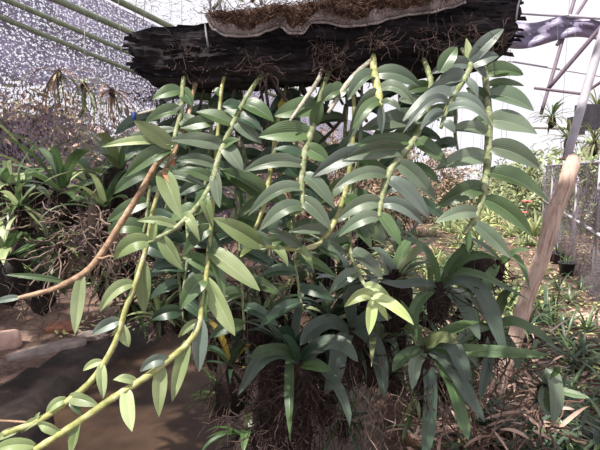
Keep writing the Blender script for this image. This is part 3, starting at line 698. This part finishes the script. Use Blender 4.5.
# roots curling left of the tan cane
t = thing('root_tangle', W(95, 240, 1.75), 'pale brown tangle of aerial roots left of the tan cane', 'roots')
mb = MB()
for k in range(170):
    p = W(rnd(52, 150), rnd(212, 262), rnd(1.65, 1.95))
    mb.tube(wander(p, Vector((rnd(-1, 1), rnd(-.4, .4), rnd(-1, .6))), rnd(.08, .25), 10, .55, .05), rnd(.0016, .0034), 5, False)
mb.build('roots', 'rootl', t)
mb = MB(); mb.tube([W(95, 275, 1.75), W(96, 240, 1.76), W(94, 205, 1.75)], [.02, .035, .02], 10); mb.build('core', 'core', t)
mb = MB(); mb.tube([W(94, 210, 1.75), Vector((W(94, 210, 1.75).x, 1.75, 3.3))], .0006, 4); mb.build('hanging_wire', 'wire', t)
# ---- centre column: strap orchids and dark root mount
MID = [
 (262, 318, 1.9, 10, .26, .030, ['lit', 'strap', 'leaf'], 'fan of light green leaves left of the dark root mass'),
 (292, 358, 1.65, 9, .36, .040, ['strapb', 'strap', 'dark'], 'broad dark strap orchid crowning the bottom root mass'),
 (330, 330, 1.8, 9, .30, .042, ['strapb', 'dark', 'strap'], 'dark orchid leaning right of the crowned root mass'),
 (240, 300, 2.2, 8, .28, .034, ['dark', 'strap'], 'dark orchid behind the big hanging lit leaves'),
 (300, 285, 2.1, 10, .30, .036, ['strap', 'strapb', 'leaf'], 'orchid beneath the bending cane'),
 (352, 300, 1.9, 8, .3, .04, ['strapb', 'dark', 'strap'], 'shaded orchid directly behind the bright new shoot'),
 (395, 285, 1.7, 8, .34, .040, ['strap', 'strapb', 'olive'], 'orchid with leaves rising right of the bright new shoot'),
 (375, 350, 1.7, 8, .3, .04, ['olive', 'strap', 'strapb'], 'orchid under the bright new shoot'),
 (325, 395, 2.0, 7, .2, .03, ['strap', 'dark'], 'small orchid low beside the yellow water patch'),
 (232, 372, 1.8, 7, .26, .03, ['yellow', 'dark', 'strap', 'dark'], 'orchid with yellowing leaves beside the water'),
 (248, 440, 1.7, 9, .2, .034, ['lit', 'strap', 'leaf'], 'orchid at the bottom edge below the root mass'),
 (216, 345, 2.4, 7, .2, .03, ['dark', 'leaf'], 'small dark orchid behind the two hanging tips'),
]
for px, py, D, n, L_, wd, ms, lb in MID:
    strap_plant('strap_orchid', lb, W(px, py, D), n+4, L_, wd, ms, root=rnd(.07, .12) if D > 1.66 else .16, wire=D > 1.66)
# the dark mount with roots under the crown
c = W(285, 380, 1.66); t = thing('root_mount', c, 'dark column of matted roots hanging at the bottom centre', 'root mass')
mb = MB(); pts = [W(288, 340, 1.68), W(286, 370, 1.68), W(280, 400, 1.68), W(282, 430, 1.68), W(284, 470, 1.68)]
mb.tube(catmull(pts, 4), [.05, .07, .085, .095, .10, .105, .105, .1, .1, .1, .1, .11, .11, .11, .11, .10, .09], 18)
for v in mb.v: v += Vector((noise.noise(v*25), noise.noise(v*25+Vector((5, 0, 0))), 0))*.03
mb.build('core', 'core', t)
mb = MB()
for k in range(260):
    y = rnd(360, 450); s = rnd(-1, 1); p = W(284+s*36, y, 1.68-.11*math.sqrt(max(0, 1-s*s)))
    mb.tube(wander(p, Vector((rnd(-1, 1), -.25, rnd(-1, .5))), rnd(.04, .17), 8, .5, .05), rnd(.001, .0026), 4, False)
mb.build('roots', 'root', t)
mb = MB(); mb.tube([W(288, 345, 1.68), Vector((W(288, 345, 1.68).x, 1.68, 3.3))], .0006, 4); mb.build('hanging_wire', 'wire', t)
# loose roots hanging in front of water at right of mount and left
for cx, cy, D, nn, sx, sy, lb, m in ((235, 300, 1.8, 80, 30, 70, 'thin hanging roots left of the dark root column', 'root'), (350, 385, 1.75, 60, 34, 40, 'sparse dark roots over the yellow water patch', 'root'), (378, 400, 1.6, 40, 26, 50, 'curved grey roots sweeping down right of the water patch', 'rootl'), (250, 245, 1.7, 60, 26, 26, 'pale fine roots under the big lit leaf', 'rootl')):
    t = thing('root_tangle', W(cx, cy, D), lb, 'roots'); mb = MB()
    for k in range(nn):
        p = W(cx+rnd(-sx, sx), cy+rnd(-sy, sy), D+rnd(-.1, .15))
        mb.tube(wander(p, Vector((rnd(-.6, .6), rnd(-.3, .3), -1)), rnd(.08, .25), 9, .4), rnd(.001, .0024), 4, False)
    mb.build('roots', m, t)
    mb = MB(); q = W(cx, cy, D); mb.tube([q, Vector((q.x, q.y, 3.3))], .0006, 4); mb.build('hanging_wire', 'wire', t)
# explicit long leaves, right of centre : plants with drawn leaves
def drawn(label, crown, D, leaves, root=.1, wire=True, name='strap_orchid'):
    P = W(*crown, D); t = thing(name, P, label, 'orchid')
    for pts, wd, m in leaves:
        n = len(pts); Q = [W(x, y, D-(k/(n-1))*.10*(1 if n > 2 else 0)) for k, (x, y) in enumerate(pts)]
        mb = MB(); mb.leaf(catmull(Q, 5), wd*1.15/F*D, Vector((rnd(-.3, .3), -.9, .8)).normalized(), .35, prof='strap'); mb.build('leaf', m, t)
    c = P+Vector((0, .02, -root*.7))
    mb = MB()
    mb.tube([P+Vector((0, 0, .01)), P+Vector((0, .02, -root*.5)), P+Vector((0, .02, -root*1.3))], [.012, root*.45, root*.3], 12); mb.build('root_ball', 'core', t)
    mb = MB()
    for k in range(50): mb.tube(wander(c+Vector((rnd(-1, 1)*root*.4, -root*.3, rnd(-1, 1)*root*.6)), Vector((rnd(-1, 1), -.3, -.5)), root*rnd(.5, 1.6), 7, .5), rnd(.001, .0024), 4, False)
    mb.build('roots', 'root', t)
    if wire: mb = MB(); mb.tube([P, Vector((P.x, P.y, 3.3))], .0006, 4); mb.build('hanging_wire', 'wire', t)
drawn('large orchid with long arching strap leaves left of the wooden stake', (440, 284), 1.55, [
  ([(440, 284), (452, 273), (475, 274), (500, 285), (530, 301)], 9, 'strap'), ([(440, 286), (455, 279), (474, 285), (488, 305), (496, 328), (507, 358)], 15, 'strapb'),
  ([(439, 284), (433, 262), (420, 245), (398, 236)], 8, 'strap'), ([(442, 282), (454, 262), (467, 248), (470, 238)], 10, 'strap'), ([(438, 286), (420, 283), (400, 285), (380, 282)], 9, 'strapb'),
  ([(442, 288), (458, 300), (470, 318), (480, 340)], 11, 'strapb'), ([(436, 288), (420, 300), (412, 320), (416, 345)], 10, 'strap'), ([(444, 284), (462, 262), (480, 256), (495, 258)], 7, 'strap')])
drawn('orchid with folded olive leaf and broad leaves at lower right of centre', (425, 348), 1.5, [
  ([(425, 348), (440, 340), (452, 346), (462, 365), (468, 385)], 14, 'strapb'), ([(425, 350), (415, 362), (412, 390)], 12, 'grey'), ([(427, 350), (445, 360), (465, 390), (485, 422)], 13, 'strapb'),
  ([(425, 346), (442, 338), (458, 343)], 12, 'olive'), ([(427, 348), (460, 350), (500, 352), (550, 355)], 11, 'strap'), ([(424, 352), (430, 385), (428, 430), (424, 462)], 12, 'dark'), ([(424, 346), (410, 320), (400, 300)], 9, 'strap'),
  ([(428, 346), (452, 330), (480, 322)], 11, 'strap'), ([(424, 348), (404, 356), (392, 372)], 10, 'strap'), ([(430, 352), (450, 380), (462, 420), (468, 440)], 12, 'strap')])
drawn('orchid with leaf curving beside the wooden stake', (500, 262), 1.75, [
  ([(500, 262), (512, 256), (522, 268), (530, 292)], 9, 'strap'), ([(500, 260), (486, 248), (470, 238)], 8, 'strap'), ([(502, 264), (515, 252), (530, 250)], 7, 'leaf'), ([(498, 264), (488, 280), (486, 300)], 9, 'strap')], root=.06)
drawn('orchid with long level leaves in front of the stake foot', (492, 325), 1.75, [
  ([(492, 325), (515, 322), (540, 335), (556, 348)], 10, 'strap'), ([(492, 326), (470, 330), (455, 345)], 10, 'leaf'), ([(494, 324), (502, 300), (512, 290)], 9, 'leaf'), ([(494, 328), (510, 345), (520, 372)], 9, 'strap'), ([(490, 325), (478, 308), (470, 296)], 9, 'strapb'), ([(492, 330), (488, 360), (480, 400)], 10, 'dark')])
drawn('small orchid with paired oval leaves near the bottom right', (545, 385), 1.9, [
  ([(545, 385), (552, 375), (556, 400), (552, 425)], 13, 'grey'), ([(545, 385), (543, 402), (548, 416)], 12, 'leaf'), ([(546, 384), (552, 372), (560, 368)], 9, 'leaf'), ([(546, 386), (565, 392), (590, 398)], 7, 'strap')], root=.05)
drawn('dark broad-leaved orchid below the bright new shoot', (352, 330), 1.6, [
  ([(352, 330), (340, 345), (335, 370), (325, 395)], 16, 'strapb'), ([(352, 328), (372, 340), (380, 365), (384, 398)], 14, 'strapb'), ([(350, 330), (330, 322), (312, 330), (300, 345)], 14, 'strapb'), ([(352, 326), (350, 300), (362, 285)], 14, 'strapb'), ([(354, 328), (372, 315), (392, 318)], 12, 'strapb')])
drawn('dark strap orchid arching over the bottom root mass', (300, 362), 1.5, [
  ([(300, 362), (280, 352), (258, 362), (238, 395)], 13, 'strapb'), ([(302, 362), (320, 345), (342, 345), (358, 362)], 14, 'strapb'), ([(298, 360), (282, 350), (262, 352), (250, 358)], 11, 'strap'), ([(300, 364), (315, 366), (332, 372)], 11, 'strap'), ([(302, 360), (310, 350), (325, 352)], 10, 'dark'), ([(300, 362), (292, 345), (282, 335)], 9, 'dark')], root=.1)

FILL = [(150, 175, 2.5, 'orchid behind the olive leaf in the middle distance'), (185, 200, 2.4, 'orchid behind the meeting point of the left canes'), (205, 240, 2.5, 'orchid in the middle distance left of the pale fine roots'),
 (245, 215, 2.6, 'orchid in the middle distance behind the broad twin-tone leaf'), (285, 235, 2.6, 'orchid in the middle distance just above the bending cane'), (325, 262, 2.4, 'orchid in the middle distance right of the pink-stemmed gap'),
 (365, 240, 2.7, 'orchid in the middle distance below the centre leaf pair'), (272, 268, 2.3, 'orchid just below the white-tipped leaves'), (400, 262, 2.6, 'orchid behind the sunlit litter, middle distance'),
 (430, 300, 2.2, 'orchid low behind the large long-leaved orchid'), (465, 310, 2.3, 'orchid below the dark round basket'), (160, 250, 2.6, 'orchid in shade under the big drooping pale leaf'),
 (250, 345, 2.5, 'dark orchid over the water left of the root column'), (395, 330, 2.1, 'orchid in the shade right of the new shoot'), (450, 370, 1.9, 'orchid in front of the red-brown root heap'), (355, 355, 2.1, 'orchid just above the yellow water patch')]
for px, py, D, lb in FILL:
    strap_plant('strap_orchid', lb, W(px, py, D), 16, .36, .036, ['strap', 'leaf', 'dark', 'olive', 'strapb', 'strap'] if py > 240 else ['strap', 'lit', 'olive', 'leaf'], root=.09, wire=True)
SM = [(105, 285, 2.1, 'beside the drooping leaf of the bare tan cane'), (178, 318, 2.3, 'just above the water between the lit stems'), (150, 290, 2.5, 'over the bank behind the upper yellow stem'), (88, 270, 2.3, 'over the far bank under the tan cane bend'), (225, 330, 2.4, 'right of the blue-tipped hanging leaves'), (130, 305, 2.2, 'under the drooping tips of the left canes'), (160, 318, 2.0, 'between the two long lit canes'), (188, 300, 2.3, 'just left of the long lit hanging leaf'), (262, 290, 2.0, 'right of the long lit hanging leaves'),
 (285, 312, 2.2, 'above the crowned root mass'), (318, 300, 2.1, 'left of the bright new shoot'), (340, 280, 2.4, 'just above the bright new shoot'), (222, 400, 1.9, 'by the left foot of the root column'), (395, 375, 1.8, 'over the curved grey roots'),
 (420, 400, 1.9, 'at the left of the root heap'), (470, 350, 2.0, 'behind the drooping blue-green straps'), (345, 420, 2.0, 'beside the root column at the bottom'), (60, 250, 1.9, 'among the pale root tangle at left'), (20, 210, 1.8, 'low at the left edge'), (110, 160, 2.5, 'against the net left of the olive leaf')]
for px, py, D, lb in SM:
    strap_plant('small_orchid', 'small-leaved orchid hanging '+lb, W(px, py, D), 26, .19, .020, ['strap', 'leaf', 'lit', 'strap', 'olive'], root=.05, wire=True, el=(-.6, 1.4), droop=(.3, 1.6))
# ---- bottom right: root litter mound and ground orchids
t = thing('root_tangle', G(450, 420, .05), 'reddish brown heap of old roots at lower right of centre', 'roots'); mb = MB()
for k in range(420):
    p = G(rnd(390, 530), rnd(345, 470), .03)+Vector((0, rnd(-.5, 0), rnd(0, .42)))
    mb.tube(wander(p, Vector((rnd(-1, 1), rnd(-.5, .5), rnd(-.5, .4))), rnd(.08, .3), 8, .6, .02), rnd(.0018, .0055), 4, False)
mb.build('roots', noise_mat('root_red', [(.3, (.05, .03, .025)), (.55, (.15, .09, .07)), (.72, (.38, .28, .23))], 12, .9, bump=.2), t)
mb = MB()
for k in range(260):
    p = G(rnd(395, 540), rnd(345, 470), .03)+Vector((0, rnd(-.4, 0), rnd(0, .34)))
    mb.leaf(strap_pts(p, rnd(0, 6.28), rnd(-.6, .9), rnd(.06, .2), rnd(0, 1.5), 5), rnd(.012, .028), Vector((rnd(-.5, .5), -.5, 1)), .4, ac=3)
tag(mb.build('dead_leaves', 'dry'), 'withered tan leaves caught in the lower right root heap', 'leaf litter', kind='stuff')
def behind(p, m): return (p-p0).dot(Vector((ax.y, -ax.x, 0))) < m
def ground_plants(n, xr, yr, L_, wd, mats, label, group, name='grass_orchid', nl=12, el=(.3, 1.35), droop=(.9, 2.2), cat='plant'):
    for k in range(n):
        p = G(rnd(*xr), rnd(*yr), .02)
        if inchan(p.x, p.y) > -.02 or behind(p, L_*.8): continue
        strap_plant(name, label, p, nl, L_*rnd(.8, 1.2), wd, mats, group=group, single=True, el=el, droop=droop, cat=cat)
ground_plants(46, (520, 640), (285, 480), .36, .024, ['strap', 'strapb', 'leaf'], 'grassy-leaved plant growing thickly at the lower right', 'grassy plants at the lower right', nl=18)
ground_plants(40, (390, 540), (330, 470), .34, .026, ['strap', 'strapb', 'dark'], 'strap-leaved plant rooted among the root heap', 'plants in the root heap', nl=12)
ground_plants(60, (380, 560), (200, 240), .75, .05, ['fargreen', 'lit', 'litlit'], 'pale leafy plant on the sunlit path far behind the cane tips', 'plants on the far sunlit path', nl=18)
ground_plants(95, (345, 545), (225, 320), .42, .034, ['fargreen', 'lit', 'litlit', 'strap'], 'leafy plant on the sunlit ground behind the centre', 'plants on the sunlit ground', nl=16)
ground_plants(60, (-60, 215), (268, 318), .6, .04, ['dark', 'strap', 'thicket'], 'dark plant on the far bank behind the hanging orchids', 'plants on the far left bank', nl=14)
ground_plants(60, (-160, 330), (222, 262), .95, .06, ['thicket', 'strap', 'thicket2'], 'tall leafy plant in the row behind the ditch', 'tall plants behind the ditch', nl=20)
# leaf litter
mb = MB(); mb2 = MB(); mb3 = MB()
for k in range(11000):
    p = G(rnd(330, 640), 196+254*random.random()**2.2, .055) if k % 4 else G(rnd(-40, 330), rnd(215, 340), .055)
    if inchan(p.x, p.y) > -.05 or behind(p, .05): continue
    p.z += rnd(0, .03); a = rnd(0, 6.28); s = rnd(.022, .055)*(1+p.y*.13)
    pts = [p+Vector((math.cos(a), math.sin(a), rnd(0, .3)))*s*q for q in (0, .5, 1)]
    (mb, mb2, mb3)[0 if random.random() < .6 else 1].leaf(pts, s*.5, Vector((rnd(-.5, .5), rnd(-.5, .5), 1)), .3, ac=3)
tag(mb.build('leaf_litter', 'dry'), 'pinkish brown dead leaves scattered over the ground', 'leaf litter', kind='stuff')
tag(mb2.build('fallen_green_leaves', 'litlit'), 'yellow-green fallen leaves scattered over the ground', 'leaf litter', kind='stuff')

# ---- pots, stake, stones
sA, sB = W(574, 156, 2.95), W(503, 372, 2.78); sB = sB+(sB-sA)*((sB.z+.02)/(sA.z-sB.z)) if sB.z > 0 else sB
t = thing('wooden_stake', sB, 'thick weathered tan wooden stake leaning right of the orchids', 'stake')
mb = MB(); n = 26; pts = [sA.lerp(sB, i/n)+Vector((.006*math.sin(i*.8), 0, 0)) for i in range(n+1)]
mb.tube(pts, [.044 + .005*math.sin(i*1.3)+(-.012 if i < 1 else 0) for i in range(n+1)], 14); mb.build('pole', 'wood', t)
mb = MB()
for k in range(7): a = 2*math.pi*k/7+.4; d = Vector((math.cos(a)*.043, math.sin(a)*.043, 0)); mb.tube([p+d for p in pts[1+k % 3:-2]], .0065, 5)
mb.build('bark_ridges', 'wood', t)
def pot(label, p, r, h, mat='black', group=None, name='plant_pot'):
    t = thing(name, p, label, 'pot', group); mb = MB()
    prof = [(.0, 0), (.72, 0), (1, 1), (1.08, 1), (1.08, 1.08), (.95, 1.08), (.9, .85), (0, .85)]; s = 18; vs_ = []
    for a_, b_ in prof:
        for i in range(s): an = 2*math.pi*i/s; vs_.append(p+Vector((math.cos(an)*r*a_, math.sin(an)*r*a_, b_*h)))
    mb.add(vs_, [[j*s+i, j*s+(i+1) % s, (j+1)*s+(i+1) % s, (j+1)*s+i] for j in range(len(prof)-1) for i in range(s)]); mb.build('pot_body', mat, t, True)
    mb = MB()
    for k in range(10): mb.leaf(strap_pts(p+Vector((0, 0, h)), rnd(0, 6.28), rnd(.6, 1.4), .2, rnd(.5, 1.6), 5), .02, Vector((0, 0, 1)), .3, ac=3)
    mb.build('foliage', 'strap', t); return t
pot('farther black pot at the foot of the net fence', G(556, 266, .02), .11, .2)
pot('nearer black pot at the foot of the net fence', G(566, 277, .02), .11, .2)
# dark basket
p = W(477, 267, 2.1); t = thing('hanging_basket', p, 'dark round fibre basket behind the long strap leaves', 'basket')
mb = MB(); vs_ = []; s = 20
for j in range(11):
    th = math.pi*j/10
    for i in range(s):
        ph = 2*math.pi*i/s; r = .078*(1+.1*noise.noise(Vector((i, j, 2)))); vs_.append(p+Vector((math.sin(th)*math.cos(ph)*r*1.05, math.sin(th)*math.sin(ph)*r, math.cos(th)*r*.9)))
mb.add(vs_, [[j*s+i, j*s+(i+1) % s, (j+1)*s+(i+1) % s, (j+1)*s+i] for j in range(10) for i in range(s)]); mb.build('basket_body', 'core', t)
mb = MB()
for k in range(120):
    a = Vector((rnd(-1, 1), rnd(-1, 1), rnd(-1, 1))).normalized(); mb.tube(wander(p+a*.072, a.cross(Vector((rnd(-1, 1), rnd(-1, 1), 1))), rnd(.03, .08), 6, .3), .0011, 4, False)
mb.build('fibres', 'root', t)
mb = MB(); mb.tube([p+Vector((0, 0, .06)), Vector((p.x, p.y, 3.3))], .0006, 4); mb.build('hanging_wire', 'wire', t)
strap_plant('strap_orchid', 'small orchid growing out of the dark round basket', p+Vector((-.02, 0, .07)), 7, .18, .022, ['strap', 'leaf'], root=.02)
def stone(label, c, d, rz, mat='stone', name='stone'):
    mb = MB(); a_, b_ = 18, 12; vs_ = []
    for j in range(b_+1):
        th = math.pi*j/b_
        for i in range(a_):
            ph = 2*math.pi*i/a_
            v = Vector((math.sin(th)*math.cos(ph), math.sin(th)*math.sin(ph), math.cos(th)))
            v = Vector([math.copysign(abs(q)**.55, q) for q in v]); v *= 1+.12*noise.noise(v*1.7+Vector(c)*3)
            x, y, z = v.x*d[0]/2, v.y*d[1]/2, v.z*d[2]/2
            vs_.append(Vector(c)+Vector((x*math.cos(rz)-y*math.sin(rz), x*math.sin(rz)+y*math.cos(rz), z)))
    mb.add(vs_, [[j*a_+i, j*a_+(i+1) % a_, (j+1)*a_+(i+1) % a_, (j+1)*a_+i] for j in range(b_) for i in range(a_)]); return tag(mb.build(name, mat, smooth=True), label, 'stone')
stone('pinkish block of stone at the left edge of the bank', G(4, 345, .06), (.26, .22, .24), .3, 'brick')
stone('long grey stone slab edging the ditch at left', G(48, 352, .03), (.62, .18, .12), .75)
stone('reddish clod of earth on the bank above the long slab', G(62, 328, .05), (.3, .22, .1), .2, 'redsoil')
stone('small stone on the earth right of the long slab', G(92, 338, .03), (.26, .16, .12), .3)
stone('flat stone lying among the root heap', G(522, 412, .05), (.3, .3, .14), .3)
stone('pale brick-coloured stone behind the grassy plants at right', G(592, 322, .05), (.34, .24, .16), .1, 'brick')
# ---- red flowers by the path
for k, (x, y, lb) in enumerate(((527, 203, 'upper red flower on the ground behind the rightmost cane'), (522, 214, 'lower red flower on the ground behind the rightmost cane'), (567, 160, 'pink cloth-like bloom at the top of the wooden stake'))):
    p = W(x, y, 5.5 if k < 2 else 4.6); g = Vector((p.x, p.y, 0)); t = thing('red_flower', p, lb, 'flower')
    mb = MB()
    for j in range(7): a = j*.9; mb.leaf(strap_pts(p, a, .6, .07, 1, 4), .05, Vector((0, -.5, 1)), .3, ac=3)
    mb.build('petals', 'pink', t)
    mb = MB(); mb.tube([g, p], .003, 5); mb.build('stem', 'strap', t)
# ================================================================== BACKGROUND SHRUBS
def shrub(label, c, rx, rz, n, ls, mats, group, name='shrub', stems=True, ry=None, wood='root'):
    t = thing(name, Vector((c[0], c[1], 0)), label, 'shrub', group); mbs = {m: MB() for m in mats}
    ry = ry or rx*.6
    for k in range(n):
        v = Vector((rnd(-1, 1), rnd(-1, 1), rnd(-1, 1)))
        while v.length > 1: v = Vector((rnd(-1, 1), rnd(-1, 1), rnd(-1, 1)))
        v *= .6+.4*random.random()
        p = Vector((c[0]+v.x*rx, c[1]+v.y*ry, c[2]+v.z*rz))
        p += Vector((noise.noise(p*1.5), noise.noise(p*1.5+Vector((9, 0, 0))), noise.noise(p*1.5+Vector((0, 9, 0)))))*.5
        d = Vector((rnd(-1, 1), rnd(-1, 1), rnd(-.8, .6))).normalized(); s = ls*rnd(.6, 1.3)
        mbs[random.choice(mats)].leaf([p, p+d*s*.5, p+d*s+Vector((0, 0, -.15*s))], s*.42, Vector((rnd(-1, 1), -.8, rnd(-.3, 1))), .2, ac=3)
    for m, mb in mbs.items(): mb.build('foliage', m, t)
    if stems:
        mb = MB()
        for k in range(22):
            b = Vector((c[0]+rnd(-rx, rx)*.5, c[1]+rnd(-.3, .3), 0)); e = Vector((c[0]+rnd(-rx, rx)*.9, c[1]+rnd(-ry, ry)*.6, c[2]+rnd(-.2, 1)*rz))
            P = [b.lerp(e, q/8)+Vector((rnd(-.05, .05), rnd(-.05, .05), 0)) for q in range(9)]; mb.tube(P, [.012-.001*q for q in range(9)], 5, False)
        mb.build('branches', wood, t)
    return t
for k in range(13):       # behind the left wall
    s = 2.2+k*1.35; q = p0+ax*s-Vector((ax.y, -ax.x, 0))*(2.0+.2*(k % 2))
    shrub('brownish green shrub tangled behind the left net wall', (q.x, q.y, 1.2), 1.15, 1.55+.12*math.sin(k), 8000, .15, ['thicket', 'thicket2', 'thicket', 'dry'], 'shrubs behind the left net wall')
for k, (px, D) in enumerate(((315, 8.5), (345, 10.5), (395, 10), (375, 13), (440, 13))):
    q = W(px, 170, D)
    shrub('bare-stemmed brown shrub in the thicket behind the orchids', (q.x, q.y, 1.25), 1.0, 1.4 if px < 400 else 1.15, 3200, .11, ['thicket', 'thicket2', 'dry'], 'brown shrubs of the far thicket')
PL = ('behind the ladder-leaved cane', 'left of the grey support post', 'behind the clamp', 'at the right edge', 'farthest away of all', 'just outside the right edge')
for k, (px, D, zt) in enumerate(((480, 16, 1.3), (540, 14, 2.2), (575, 12, 2.4), (610, 11, 2.4), (510, 18, 1.9))):
    q = W(px, 170, D)
    shrub('pale green shrub far beyond the net fence, '+PL[k], (q.x, q.y, zt*.5), 1.4, zt*.55, 1000, .2, ['fargreen', 'lit', 'thicket'], 'pale shrubs beyond the fence')
for px, py, D, lb in ((552, 118, 5.4, 'feathery green plant hung below the white rail, left of the clamp'), (568, 140, 5.2, 'green plant hung under the clamp at right'), (594, 145, 5.0, 'green plant hanging at the right edge above the fence'), (597, 108, 5.8, 'green plant at the right edge behind the black clamp box')):
    strap_plant('hanging_fern', lb, W(px, py, D), 34, .34, .022, ['fargreen', 'strap', 'thicket'], root=.07, wire=True, single=True, el=(-.4, 1.4))
